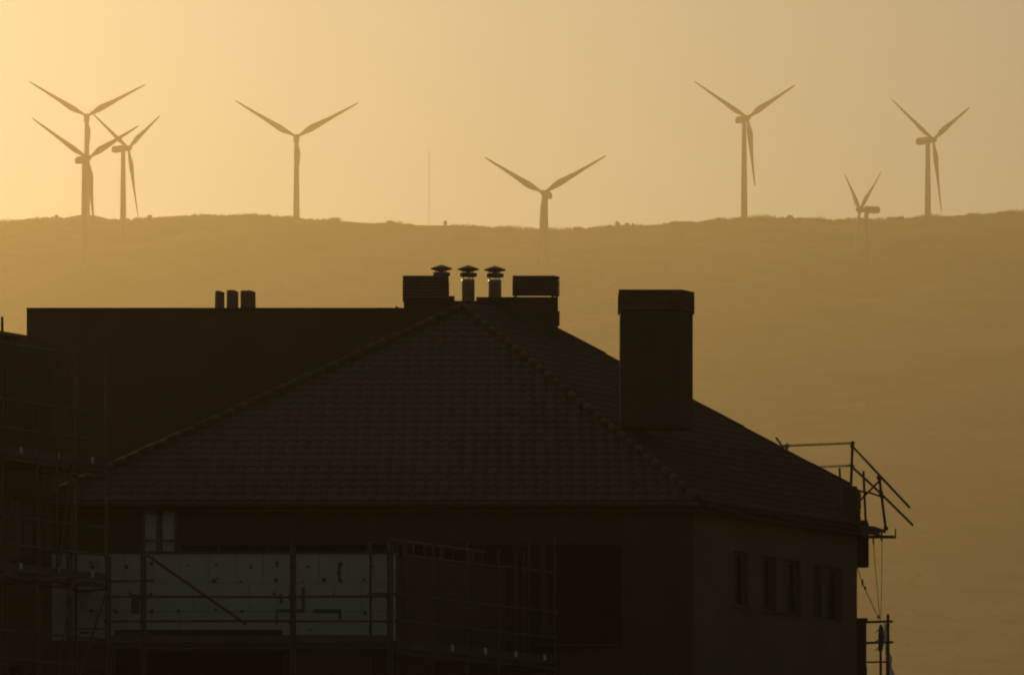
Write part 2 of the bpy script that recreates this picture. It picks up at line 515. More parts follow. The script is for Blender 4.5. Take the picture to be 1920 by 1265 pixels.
for (hx, hy, L, D, yaw, ph, lab) in TURB:
    s = L * D / F / 44.0
    yw = R(yaw)
    # hub sits OVER metres upwind of the tower; axis direction at yaw 0 points to the camera (-Y)
    hubp = P(hx, hy, D)
    ax = Vector((math.sin(yw), -math.cos(yw), 0))
    base = hubp - ax * OVER * s - Vector((0, 0, TURB_HUB * s))
    t = thing("wind_turbine", base, lab, "wind turbine", "wind turbines along the ridge")
    t.rotation_euler = (0, 0, yw)
    t.scale = (s, s, s)
    def use(k):
        return pr[k] if first else pr[k].copy()
    parts = []
    top = Matrix.Translation((0, 0, TURB_HUB))
    mats_ = [(0, Matrix.Identity(4)), (1, Matrix.Translation((0, 0, TURB_HUB + .2)) @ Matrix.Rotation(-TILT * .3, 4, 'X')),
             (2, Matrix.Translation((0, -OVER, TURB_HUB)) @ Matrix.Rotation(-TILT, 4, 'X'))]
    for k in range(3):
        # photo: blades at about -60, +60 and 180 degrees from straight up, turned by the phase
        mats_.append((3, Matrix.Translation((0, -OVER, TURB_HUB)) @ Matrix.Rotation(-TILT, 4, 'X') @ Matrix.Rotation(R(60 + 120 * k + ph), 4, 'Y')))
    cnt = {}
    for k, mm in mats_:
        cnt[k] = cnt.get(k, 0) + 1
        if first and cnt[k] == 1: o = pr[k]
        else:
            o = pr[k].copy(); col.objects.link(o)
        o.parent = t
        o.matrix_local = mm
    first = False

# ------------------------------------------------------------------ lattice mast
Y = 3430 * K
x = XP(805, Y); z0 = hill_z(x, Y); z1 = ZP(280, Y)
t = thing("lattice_mast", (x, Y, z0), "thin faint guyed lattice mast standing alone on the ridge between two turbines", "mast")
b = MB(); rr = .36
cs = [(x + rr * math.cos(a), Y + rr * math.sin(a)) for a in (R(90), R(210), R(330))]
for c in cs: b.tube((*c, z0 - 1), (*c, z1), .035, n=5)
nseg = int((z1 - z0) / 1.5)
for i in range(nseg):
    za = z0 + (z1 - z0) * i / nseg; zb = z0 + (z1 - z0) * (i + 1) / nseg
    for k in range(3):
        b.tube((*cs[k], za), (*cs[(k + 1) % 3], zb), .014, n=4)
b.build("lattice_frame", M['mast'], t)
b = MB()
for hh in (.45, .9):
    for a in (R(95), R(215), R(335)):
        gx, gy = x + 20 * math.cos(a), Y + 20 * math.sin(a)
        b.tube((x, Y, z0 + (z1 - z0) * hh), (gx, gy, hill_z(gx, gy)), .015, n=4)
b.build("guy_wires", M['mast'], t)
MB().tube((x, Y, z1), (x, Y, z1 + 2.5), .03, n=5).build("antenna", M['mast'], t)

# ------------------------------------------------------------------ tiled roof helper
def tiles(b, o, u, v, pitch, poly, course=0.36, pit=0.23):
    """rows of curved tiles on a sloping plane: o origin on the eave, u along the eave, v horizontal upslope direction,
    poly = convex polygon in (u, horizontal v)"""
    o = Vector(o); u = Vector((*u, 0)).normalized(); v = Vector((*v, 0)).normalized()
    tp = math.tan(pitch)
    nrm = (Vector((0, 0, 1)) - v * tp).normalized()
    vmax = max(p[1] for p in poly); ch = course * math.cos(pitch)
    def span(vv):
        cr = []
        for (a, c), (d, e) in zip(poly, poly[1:] + poly[:1]):
            if (c - vv) * (e - vv) <= 0 and abs(c - e) > 1e-9:
                cr.append(a + (d - a) * (vv - c) / (e - c))
        return (min(cr), max(cr)) if cr else (0, 0)
    nrows = int(vmax / ch) + 1
    for r in range(nrows):
        va = r * ch + 1e-4; vb = min((r + 1) * ch + .02, vmax - 1e-4)
        if va >= vmax: break
        (a0, a1), (b0, b1) = span(va), span(vb)
        lo, hi = min(a0, b0), max(a1, b1)
        n0 = math.floor(lo / (pit / 4)); n1 = math.ceil(hi / (pit / 4))
        jit = rnd.uniform(-.008, .008)
        base = len(b.v)
        cnt = 0
        for i in range(n0, n1 + 1):
            uu = i * pit / 4
            ph_ = uu / pit * math.pi
            wv = abs(math.cos(ph_)) * .032
            ti = math.floor(uu / pit + .5)
            k = noise.noise(Vector((ti * 1.7, r * 2.3, 5))) * .012
            ua = min(max(uu, a0), a1); ub = min(max(uu, b0), b1)
            pa = o + u * ua + v * (va + k + jit) + Vector((0, 0, (va + k + jit) * tp)) + nrm * (wv + .014)
            pl = pa - nrm * .018
            pb = o + u * ub + v * vb + Vector((0, 0, vb * tp)) + nrm * wv
            b.v += [pl, pa, pb]; cnt += 1
        for i in range(cnt - 1):
            q = base + 3 * i
            b.f.append((q, q + 3, q + 4, q + 1)); b.f.append((q + 1, q + 4, q + 5, q + 2))

def cap_row(b, p0, p1, r=.085, seg=.42):
    """overlapping half round cap tiles along a hip or ridge"""
    p0 = Vector(p0); p1 = Vector(p1); d = p1 - p0; L = d.length; d.normalize()
    n = int(L / seg)
    for i in range(n + 1):
        a = p0 + d * (i * seg); e = p0 + d * min(L, (i + 1) * seg + .05)
        k = rnd.uniform(-.012, .012)
        b.tube(a + Vector((0, 0, k)), e + Vector((0, 0, k)), r * 1.03, r * .95, 10)

def offset(foot, d):
    cx = sum(p[0] for p in foot) / len(foot); cy = sum(p[1] for p in foot) / len(foot)
    out = []
    n = len(foot)
    for i in range(n):
        p0, p1, p2 = Vector(foot[i - 1]), Vector(foot[i]), Vector(foot[(i + 1) % n])
        e1 = (p1 - p0).normalized(); e2 = (p2 - p1).normalized()
        n1 = Vector((e1.y, -e1.x)); n2 = Vector((e2.y, -e2.x))
        bs = (n1 + n2); bs = bs / max(1e-6, bs.dot(n1))
        out.append(tuple(p1 + bs * d))
    return out

OB = Vector((.583, .8125, 0)).normalized()       # the oblique side of the buildings, in plan
def chimney(parent, px0, px1, pxr, ytop, ygap, ybase, Y, depth, nsl, label=None, gap=.03):
    """shaft with an open gap and a stack of sloping ceramic louvres under a slab; footprint keeps the house's oblique side"""
    x0, x1 = XP(px0, Y), XP(px1, Y)
    # oblique side from x1 until pxr
    t = 0.0
    while (x1 + OB.x * t) / (Y + OB.y * t) * F + 960 < pxr: t += .01
    foot = [(x0, Y), (x1, Y), (x1 + OB.x * t, Y + OB.y * t), (x1 + OB.x * t, Y + max(depth, OB.y * t + .1)), (x0, Y + max(depth, OB.y * t + .1))]
    zt, zg, zb = ZP(ytop, Y), ZP(ygap, Y), ZP(ybase, Y)
    c = MB().prism(foot, zb, zg - gap).build("chimney", M['brick'], parent)
    if label: c['label'] = label
    b = MB()
    inn = offset(foot, -.03)
    for p in inn:
        b.prism([(p[0] - .03, p[1] - .03), (p[0] + .03, p[1] - .03), (p[0] + .03, p[1] + .03), (p[0] - .03, p[1] + .03)], zg - gap - .002, zg + .03)
    hs = (zt - .05 - zg) / nsl
    for i in range(nsl):
        z = zg + i * hs
        b.prism(offset(foot, .036), z, z + hs * .42, offset(foot, .03))
        b.prism(offset(foot, .0), z + hs * .42 + .001, z + hs - .001, offset(foot, -.01))
    b.prism(offset(foot, .03), zt - .045, zt)
    b.build("chimney_cap", M['ceramic'], c)
    return c

# ------------------------------------------------------------------ main house
EZ = 11.8                                        # eave height
house = thing("apartment_house", (0, 100.2, 0), "dark hip-roofed apartment house with louvred chimney and pale board cladding", "house")
WY = 100.25
w_top = EZ - .12
wx0, wx1 = XP(80, WY), XP(1300, WY)
def u_(px): return XP(px, WY) - wx0
holes = [(u_(340), u_(1165), ZP(1205, WY), ZP(1020, WY)), (u_(266), u_(331), ZP(1072, WY), ZP(943, WY))]
b = MB()
b.wall((wx0, WY), (1, 0), 0, wx1 - wx0, 0, w_top, holes, .3)
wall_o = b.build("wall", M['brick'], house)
# oblique side wall
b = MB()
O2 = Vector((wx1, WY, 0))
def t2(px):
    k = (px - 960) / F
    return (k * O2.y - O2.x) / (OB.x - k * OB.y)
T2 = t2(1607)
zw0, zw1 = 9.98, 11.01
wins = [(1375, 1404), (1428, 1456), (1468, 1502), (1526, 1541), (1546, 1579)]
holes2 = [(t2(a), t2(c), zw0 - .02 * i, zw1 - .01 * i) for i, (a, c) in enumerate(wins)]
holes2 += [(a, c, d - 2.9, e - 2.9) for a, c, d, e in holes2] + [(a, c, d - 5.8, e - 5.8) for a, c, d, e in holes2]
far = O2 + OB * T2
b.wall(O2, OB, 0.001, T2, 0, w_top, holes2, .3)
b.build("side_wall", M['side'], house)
b = MB()
# rest of the outline, plain
pts = [(far.x, far.y), (7.0, 109.4), (3.5, 117.5), (wx0, 117.5), (wx0, WY + .31)]
for a, c in zip(pts, pts[1:]):
    a = Vector((*a, 0)); c = Vector((*c, 0))
    b.wall(a, c - a, 0.01, (c - a).length, 0, w_top, [], .25)
b.build("back_wall", M['brick'], house)
# plaster band under the side eave is the wall's own; floor slabs inside so that rooms are dark
b = MB()
for z in (2.9, 5.8, 8.55, 11.3):
    b.prism([(wx0 + .3, WY + .32), (wx1 - .1, WY + .32), (far.x - .35, far.y + .1), (6.6, 109.2), (3.3, 117.1), (wx0 + .3, 117.1)], z, z + .2)
b.build("floor_slabs", M['concrete'], house)
# windows of the oblique side
for i, h in enumerate(holes2[:5]):
    z0_, z1_ = h[2], h[3]
    nin = Vector((-OB.y, OB.x, 0))
    q = lambda u, z, dd: O2 + OB * u + nin * dd + Vector((0, 0, z))
    b = MB(); fw = .045
    b.obox(q(h[0] + fw / 2, z0_, .14), q(h[0] + fw / 2, z1_, .14), .05, fw, up=OB)
    b.obox(q(h[1] - fw / 2, z0_, .14), q(h[1] - fw / 2, z1_, .14), .05, fw, up=OB)
    b.obox(q(h[0] + fw, z0_ + fw / 2, .14), q(h[1] - fw, z0_ + fw / 2, .14), .05, fw)
    b.obox(q(h[0] + fw, z1_ - fw / 2, .14), q(h[1] - fw, z1_ - fw / 2, .14), .05, fw)
    wn = b.build("window", M['frame'], house)
    MB().obox(q(h[0] + fw, (z0_ + z1_) / 2, .145), q(h[1] - fw, (z0_ + z1_) / 2, .145), .01, z1_ - z0_ - 2 * fw).build("pane", M['glass'], wn)
for a, c in ((1374, 1406), (1426, 1504)):
    MB().obox(O2 + OB * t2(a) + Vector((0, 0, zw0 - .05)) - Vector((-OB.y, OB.x, 0)) * .03, O2 + OB * t2(c) + Vector((0, 0, zw0 - .05)) - Vector((-OB.y, OB.x, 0)) * .03, .08, .035).build("sill", M['plaster'], house)
# pair window with curtains, behind the parapet
xa, xb = XP(266, WY), XP(331, WY); za, zb = ZP(1072, WY), ZP(943, WY)
b = MB(); y0, y1 = WY + .08, WY + .14
b.box(xa, xa + .045, y0, y1, za, zb); b.box(xb - .045, xb, y0, y1, za, zb)
b.box(XP(293, WY), XP(304, WY), y0, y1, za, zb - .05)
b.box(xa + .045, xb - .045, y0, y1, zb - .05, zb)
b.box(xa + .045, xb - .045, y0 + .005, y1 - .005, ZP(1014, WY), ZP(1010, WY))
wn = b.build("window", M['frame'], house)
wn['label'] = "pair of narrow panes with pale curtains"
MB().box(xa + .045, xb - .045, y0 + .025, y0 + .031, za, zb - .05).build("pane", M['glass'], wn)
b = MB(); n = 60
vs_ = []
for i in range(n + 1):
    xx = xa - .02 + (xb - xa + .04) * i / n
    yy = WY + .22 + .018 * math.sin(i * 1.35) + .01 * math.sin(i * .61)
    vs_ += [(xx, yy, za - .3), (xx, yy, zb + .05)]
b.add(vs_, [(2 * i, 2 * i + 2, 2 * i + 3, 2 * i + 1) for i in range(n)])
b.build("curtain", M['curtain'], wn)
# recessed terrace behind the long opening
rx0, rx1 = XP(340, WY), XP(1165, WY); rz0, rz1 = ZP(1205, WY), ZP(1020, WY)
b = MB()
b.box(rx0 - .2, rx1 + .2, 102.6, 102.8, rz0 - .2, rz1 + .2)
b.box(rx0 - .2, rx0 - .02, WY + .31, 102.6, rz0 - .2, rz1 + .2)
b.box(rx1 + .02, rx1 + .2, WY + .31, 102.6, rz0 - .2, rz1 + .2)
b.box(rx0 - .02, rx1 + .02, WY + .31, 102.6, rz0 - .2, rz0 - .02)
b.build("terrace_recess", M['plaster'], house)
c = MB().lathe((XP(1017, 100.35), 100.35, 0), [(.05, rz0), (.05, rz1)], 16).build("column", M['plaster'], house)
c['label'] = "slim pale round column in the open terrace"
MB().box(XP(1000, 100.2), XP(1160, 100.2), 100.14, WY - .002, rz0 - .06, rz0 - .02).build("sill", M['plaster'], house)

# projecting front with white insulation boards
PY = 97.0
px0, px1 = XP(100, PY), XP(740, PY)
pt, pb = ZP(1038, PY), ZP(1200, PY)
b = MB()
b.wall((px0, PY), (1, 0), 0, px1 - px0, 0, pt - .04, [(XP(215, PY) - px0, XP(530, PY) - px0, ZP(1420, PY), ZP(1180, PY))], .22)
b.wall((px1, PY), OB, .001, 3.45, 0, pt - .041, [], .22)
b.wall((px0, PY + .23), (0, 1), 0, 3.0, 0, pt - .04, [], .2)
b.build("front_bay", M['plaster'], house)
b = MB()
b.wall((px0, PY - .065), (1, 0), -.02, px1 - px0 + .03, pb, pt, [(XP(215, PY) - px0, XP(530, PY) - px0, pb - .01, ZP(1180, PY))], .06)
# anchors and mortar marks are the boards' own surface pattern
nboard = len(b.f)
ay = PY - .068
def dot(px, py, r=.035):
    n = 9; c0 = P(px, py, ay)
    ring = [c0 + Vector((math.cos(2 * math.pi * i / n) * r * rnd.uniform(.7, 1.2), -.004, math.sin(2 * math.pi * i / n) * r * rnd.uniform(.7, 1.2))) for i in range(n)]
    ring2 = [p + Vector((0, .006, 0)) for p in ring]
    b.add(ring + ring2, [tuple(range(n - 1, -1, -1))] + [(i, (i + 1) % n, n + (i + 1) % n, n + i) for i in range(n)])
for q in [(171, 1056), (175, 1061), (236, 1061), (282, 1056), (351, 1062), (405, 1055), (469, 1062), (520, 1055), (521, 1062), (579, 1061), (640, 1055), (699, 1062), (165, 1113), (215, 1145), (242, 1111),
          (284, 1113), (403, 1088), (407, 1084), (451, 1090), (519, 1086), (569, 1088), (609, 1088), (638, 1088), (685, 1088), (513, 1111), (627, 1114), (173, 1145), (218, 1146), (287, 1146), (335, 1145), (404, 1144),
          (452, 1146), (404, 1164), (528, 1125), (684, 1147), (581, 1178), (692, 1173), (689, 1194), (648, 1195), (122, 1085), (730, 1088), (728, 1148), (636, 1072), (636, 1080)]:
    dot(q[0] + rnd.uniform(-2, 2), q[1] + rnd.uniform(-2, 2), rnd.uniform(.02, .045))
for (a, c, d, e) in [(518, 1141, 570, 1148), (517, 1148, 521, 1170), (588, 1141, 640, 1149), (634, 1148, 640, 1160), (634, 1056, 639, 1090), (524, 1112, 529, 1130), (566, 1100, 571, 1141), (246, 1113, 262, 1150), (150, 1184, 172, 1187), (130, 1177, 200, 1179)]:
    p = P(a, e, ay); q = P(d, c, ay)
    b.box(p.x, q.x, ay - .003, ay + .004, p.z, q.z)
for zz in (pb + .52, pb + 1.04):
    for a, c in ((100, 213), (532, 740)) if zz < ZP(1180, PY) else ((100, 740),):
        b.box(XP(a, PY), XP(c, PY), ay - .001, ay + .003, zz, zz + .006)
for k, px in enumerate(range(130, 740, 52)):
    for j, (za_, zb_) in enumerate(((pb, pb + .52), (pb + .526, pb + 1.04), (pb + 1.046, pt))):
        xx = XP(px + 26 * (j % 2) + rnd.uniform(-2, 2), PY)
        if zb_ < ZP(1180, PY) + .3 and XP(213, PY) < xx < XP(532, PY): continue
        b.box(xx, xx + .005, ay - .001, ay + .003, za_, zb_)
ins = b.build("insulation_boards", M['board'], house)
ins['label'] = "white insulation boards dotted with mortar-filled anchors"
ins.data.materials.append(M['anchor'])
for k, poly in enumerate(ins.data.polygons):
    if k >= nboard: poly.material_index = 1
MB().box(px0 - .04, px1 + .08, PY - .09, PY + .26, pt, pt + .04).build("parapet_coping", M['concrete'], house)
# slab edge under the boards
MB().box(px0 - .05, px1 + .06, PY - .12, PY - .002, pb - .12, pb - .005).build("slab_edge", M['concrete'], house)
# terrace floor
MB().prism([(px0 + .25, PY + .23), (px1 - .1, PY + .23), (px1 + 1.6, WY - .01), (px0 + .25, WY - .01)], pb + .0, pb + .15).build("terrace_floor", M['concrete'], house)

# roof
FR = Vector((XP(1310, 100), 100, EZ)); FL = Vector((XP(75, 100), 100, EZ))
A = P(870, 579, 110.0)
PITCH1 = math.atan((A.z - EZ) / 10.0)
VP = Vector((-OB.y, OB.x, 0))                    # upslope on the oblique side
Bp = P(965, 576, 112.0)
dB = Bp - FR
tanp2 = dB.z / dB.dot(VP)
PITCH2 = math.atan(tanp2)
def side_pt(t, p): return FR + OB * t + VP * p + Vector((0, 0, p * tanp2))
def tp_of(v): d = v - FR; return (d.dot(OB), d.dot(VP))
R3 = (8.8, 2.2)
polyS = [(0, 0), (5.72, 0), (8.95, 2.02), R3, tp_of(Bp), tp_of(A)]
b = MB()
tiles(b, FL, (1, 0), (0, 1), PITCH1, [(0, 0), (FR.x - FL.x, 0), (A.x - FL.x, 10.0)])
tiles(b, FR, (OB.x, OB.y), (VP.x, VP.y), PITCH2, polyS)
# decks below the tiles and the slopes turned away
b.slab([FL + Vector((0, .02, -.03)), FR + Vector((0, .02, -.03)), A + Vector((0, 0, -.03))], .1)
b.slab([side_pt(*q) + Vector((0, 0, -.03)) for q in polyS], .1)
b.slab([FL + Vector((0, .02, -.02)), A + Vector((0, 0, -.02)), Vector((FL.x, 117.7, EZ))], .1)
b.slab([side_pt(*R3), Vector((7.2, 110, EZ)), Vector((3.6, 117.7, EZ)), Bp], .1)
b.slab([Bp, Vector((3.6, 117.7, EZ)), Vector((FL.x, 117.7, EZ)), A], .1)
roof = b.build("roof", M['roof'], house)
b = MB()
cap_row(b, FL + Vector((0, 0, .05)), A + Vector((0, 0, .05)))
cap_row(b, FR + Vector((0, 0, .05)), A + Vector((0, 0, .05)))
b.build("hip_tiles", M['ridge'], roof, smooth=True)
b = MB()
cap_row(b, side_pt(*R3) + Vector((0, 0, .0)), Bp + Vector((0, 0, .0)), r=.06, seg=.9)
cap_row(b, A + Vector((0, 0, .03)), Bp + Vector((0, 0, .03)), r=.09)
b.build("ridge_tiles", M['roof'], roof, smooth=True)
# eaves: gutter and fascia
b = MB()
b.obox(FL + Vector((0, .06, -.1)), FR + Vector((-.05, .06, -.1)), .04, .14)
b.obox(FR + Vector((.0, .06, -.1)), side_pt(5.7, 0) + Vector((0, .06, -.1)), .04, .14)
b.build("fascia", M['concrete'], roof)
b = MB()
b.tube(FL + Vector((0, -.06, -.06)), FR + Vector((0, -.06, -.06)), .055, n=10)
b.build("gutter", M['shutter'], roof)
# loose, uneven tiles and mortar along the oblique eave
b = MB()
for k in range(16):
    t0 = .15 + k * .345
    s = rnd.uniform(.0, .05) + .03 * math.sin(k * .9)
    b.obox(side_pt(t0, -.05) + Vector((0, 0, -.02 - s)), side_pt(t0 + .33, -.05) + Vector((0, 0, -.02 - s + rnd.uniform(-.03, .03))), .1, .035)
b.build("eave_edging", M['ridge'], roof)
def hit(px, py):
    """where the sight line through a photo pixel meets the oblique roof slope"""
    d = Vector(((px - 960) / F, 1, (HY - py) / F)); nn = OB.cross(VP + Vector((0, 0, tanp2)))
    o = Vector((0, 0, CZ))
    return o + d * ((FR - o).dot(nn) / d.dot(nn))
for ptsb in ([(1365, 852), (1412, 856), (1450, 866)], [(1368, 892), (1430, 900), (1490, 912)]):
    b = MB()
    q = [hit(*p) + Vector((0, -.05, .1)) for p in ptsb]
    for a, c in zip(q, q[1:]): b.obox(a, c, .03, .035)
    b.build("roof_batten", M['ridge'], roof)
# end block and projecting volumes past the far corner
b = MB()
b.box(XP(1607, 105) - .3, XP(1607, 105), 105.0, 105.4, ZP(968, 105), ZP(911, 105))
b.box(XP(1607, 105) - .3, XP(1612.5, 105), 105.05, 105.4, ZP(974, 105), ZP(960, 105) )
b.build("parapet_block", M['rear'], house)
b = MB()
b.box(XP(1629, 105.3) - .8, XP(1629, 105.3), 105.3, 105.5, ZP(1062, 105.3), ZP(980, 105.3))
b.box(XP(1629, 105.3) - .8, XP(1627, 105.3), 105.25, 105.5, ZP(980, 105.3) + .001, ZP(975, 105.3))
b.build("cornice", M['brick'], house)
b = MB()
b.box(XP(1624.5, 105.3) - .8, XP(1624.5, 105.3), 105.3, 107.5, 0, ZP(1163, 105.3))
b.box(XP(1624.5, 105.3) - .8, XP(1627, 105.3), 105.27, 107.5, ZP(1163, 105.3) + .001, ZP(1161, 105.3) + .03)
b.build("side_bay", M['brick'], house)
ch3 = chimney(house, 1163, 1276, 1299, 543, 580, 800, 103.6, .75, 6, "broad lone chimney with slatted ceramic cap")

# ------------------------------------------------------------------ rear block
RYD = 111.0
rear = thing("apartment_block", (XP(400, RYD), RYD, 0), "long flat-topped block with party wall behind the hip roof, carrying two chimneys and steel flues", "building")
x0, xm, x1 = XP(50, RYD), XP(757, RYD), XP(1046, RYD)
zt = ZP(580, RYD)
b = MB()
b.prism([(x0, RYD), (xm, RYD), (xm, RYD + 14), (x0, RYD + 14)], 0, zt)
b.prism([(xm + .001, RYD + .01), (x1, RYD + .01), (x1, RYD + 4), (xm + .001, RYD + 4)], 0, ZP(569, RYD))
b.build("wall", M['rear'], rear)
b = MB()
b.box(x0 - .0, xm - .001, RYD - .04, RYD + .3, zt + .001, ZP(577.3, RYD))
b.build("coping", M['concrete'], rear)
b = MB()
b.box(xm + .8, XP(895, RYD), RYD - .01, RYD + 1.5, ZP(569, RYD) + .001, ZP(564, RYD))
b.box(XP(895, RYD) + .001, x1 - .001, RYD - .02, RYD + 1.5, ZP(569, RYD) + .001, ZP(561.5, RYD))
b.box(XP(893, RYD), x1 - .001, RYD - .05, RYD + 1.5, ZP(560.6, RYD), ZP(557.3, RYD))
b.box(XP(838, RYD), XP(852, RYD), RYD + .1, RYD + .5, ZP(564, RYD) + .001, ZP(553.5, RYD))
b.build("flue_plinth", M['concrete'], rear)
MB().box(x1 + .001, XP(1049.5, RYD), RYD + .1, RYD + .4, ZP(606, RYD), ZP(582, RYD)).build("wall_box", M['shutter'], rear)
chimney(rear, 758, 832, 838, 517, 559, 620, 110.7, .7, 6, "left one of the two slatted chimneys beside the flues")
chimney(rear, 964, 1038, 1046, 517, 551.5, 640, 110.6, .22, 6, "right one of the two slatted chimneys beside the flues", gap=.065)
for (a, c, d, yt, l, rr_) in [(403, 421, 420, 546.5, 0, .2), (425, 447, 447, 545, 0, .3), (450.5, 479, 481, 546, 0, .2)]:
    Yc = RYD + .5
    xa, xb, xc = XP(a, Yc), XP(c, Yc), XP(d, Yc)
    zb_, zt_ = zt - .3, ZP(yt, Yc)
    b = MB(); n = 16
    cx, rr2 = (xa + xb) / 2, (xb - xa) / 2
    prof_t = []
    vs_ = []
    for i in range(n):
        an = 2 * math.pi * i / n
        jz = .02 * noise.noise(Vector((i * .5, a, 0))) - .02 * (math.cos(an) > .5)
        vs_.append((cx + math.cos(an) * rr2 * 1.03 + (xc - xb) / 2, Yc + math.sin(an) * rr2, zb_))
        prof_t.append((cx + math.cos(an) * rr2, Yc + math.sin(an) * rr2, zt_ + jz))
    inner = [(cx + (p[0] - cx) * .8, Yc + (p[1] - Yc) * .8, p[2]) for p in prof_t]
    innb = [(p[0], p[1], zt_ - .25) for p in inner]
    b.add(vs_ + prof_t + inner + innb, [(k * n + i, k * n + (i + 1) % n, (k + 1) * n + (i + 1) % n, (k + 1) * n + i) for k in range(3) for i in range(n)] + [tuple(range(3 * n, 4 * n))])
    b.build("chimney_pot", M['clay'], rear, smooth=True)
MB().lathe((XP(743, RYD), RYD + .1, ZP(577, RYD)), [(.05, 0), (.055, .015), (.045, .03), (.02, .045), (.004, .05)], 12).build("vent_cap", M['galv'], rear, smooth=True)
Yf = 112.3
for px in (827.5, 878, 928):
    zc = ZP(568, Yf); zp = ZP(523, Yf); off = (px - 828) * .012
    dz = -off * .01
    X = XP(px, Yf)
    r = .135
    q = lambda y: ZP(y, Yf) + (-.012 * (px - 827.5) / 50)
    f = MB().lathe((X, Yf, 0), [(r, zc), (r, q(527)), (r * 1.03, q(526.6)), (r * 1.03, q(523.5)), (r, q(523))], 32).build("flue_pipe", M['galv'], rear, smooth=False)
    for poly in f.data.polygons: poly.use_smooth = len(poly.vertices) == 4
    b = MB()
    # band, open above and below
    n = 32; z0_, z1_ = q(516.6), q(511.8); ro, ri = .185, .172
    for (ra, zA, rb, zB) in ((ro, z0_, ro, z1_), (ro, z1_, ri, z1_), (ri, z1_, ri, z0_), (ri, z0_, ro, z0_)):
        vs_ = [(X + math.cos(2 * math.pi * i / n) * rr_, Yf + math.sin(2 * math.pi * i / n) * rr_, zz) for rr_, zz in ((ra, zA), (rb, zB)) for i in range(n)]
        b.add(vs_, [(i, (i + 1) % n, n + (i + 1) % n, n + i) for i in range(n)])
    # double cone hat
    b.lathe((X, Yf, 0), [(.02, q(509.5)), (.06, q(508.8)), (.228, q(504.2)), (.23, q(503.6)), (.12, q(499.6)), (.006, q(496))], 32)
    for k in range(3):
        an = R(80 + 120 * k)
        xx, yy = X + math.cos(an) * .12, Yf + math.sin(an) * .12
        b.box(xx - .012, xx + .012, yy - .004, yy + .004, q(526), q(504.5))
    b.build("cowl", M['cowl'], f)

# ------------------------------------------------------------------ left building
LS = Vector((XP(100, 97.0), 97.0, 0))            # where its oblique wall meets the board-clad front
lz = ZP(625, 95.65)
left = thing("neighbouring_house", (LS.x - 4, LS.y - 5, 0), "dark house behind the tall scaffold at the left edge", "house")
b = MB()
st = LS - OB * 12
hl = [(12 - 1.2 - 2.6 * k, 12 - .2 - 2.6 * k, z, z + 1.6) for k in range(4) for z in (1.0, 3.9, 6.9, 9.9)]
b.wall(st, OB, 0, 11.99, 0, lz, hl, .3)
b.wall(LS - Vector((0, -.0, 0)) + VP * .31, VP, 0, 8, 0, lz, [], .3)
b.wall(st + VP * .31, VP, 0, 8, 0, lz, [], .3)
b.build("wall", M['plaster'], left)
b = MB()
b.prism([tuple((st + VP * .0)[:2]), tuple((LS)[:2]), tuple((LS + VP * 8)[:2]), tuple((st + VP * 8)[:2])], lz + .002, lz + .06)
b.build("flat_roof", M['concrete'], left)
for h in hl:
    q = lambda u, z, dd: st + OB * u + VP * dd + Vector((0, 0, z))
    b = MB(); fw = .06
    b.obox(q(h[0] + .03, h[2], .15), q(h[0] + .03, h[3], .15), .06, fw, up=OB)
    b.obox(q(h[1] - .03, h[2], .15), q(h[1] - .03, h[3], .15), .06, fw, up=OB)
    b.obox(q(h[0] + fw, h[2] + .03, .15), q(h[1] - fw, h[2] + .03, .15), .06, fw)
    b.obox(q(h[0] + fw, h[3] - .03, .15), q(h[1] - fw, h[3] - .03, .15), .06, fw)
    wn = b.build("window", M['frame'], left)
    MB().obox(q(h[0] + fw, (h[2] + h[3]) / 2, .17), q(h[1] - fw, (h[2] + h[3]) / 2, .17), .01, h[3] - h[2] - 2 * fw).build("pane", M['glass'], wn)

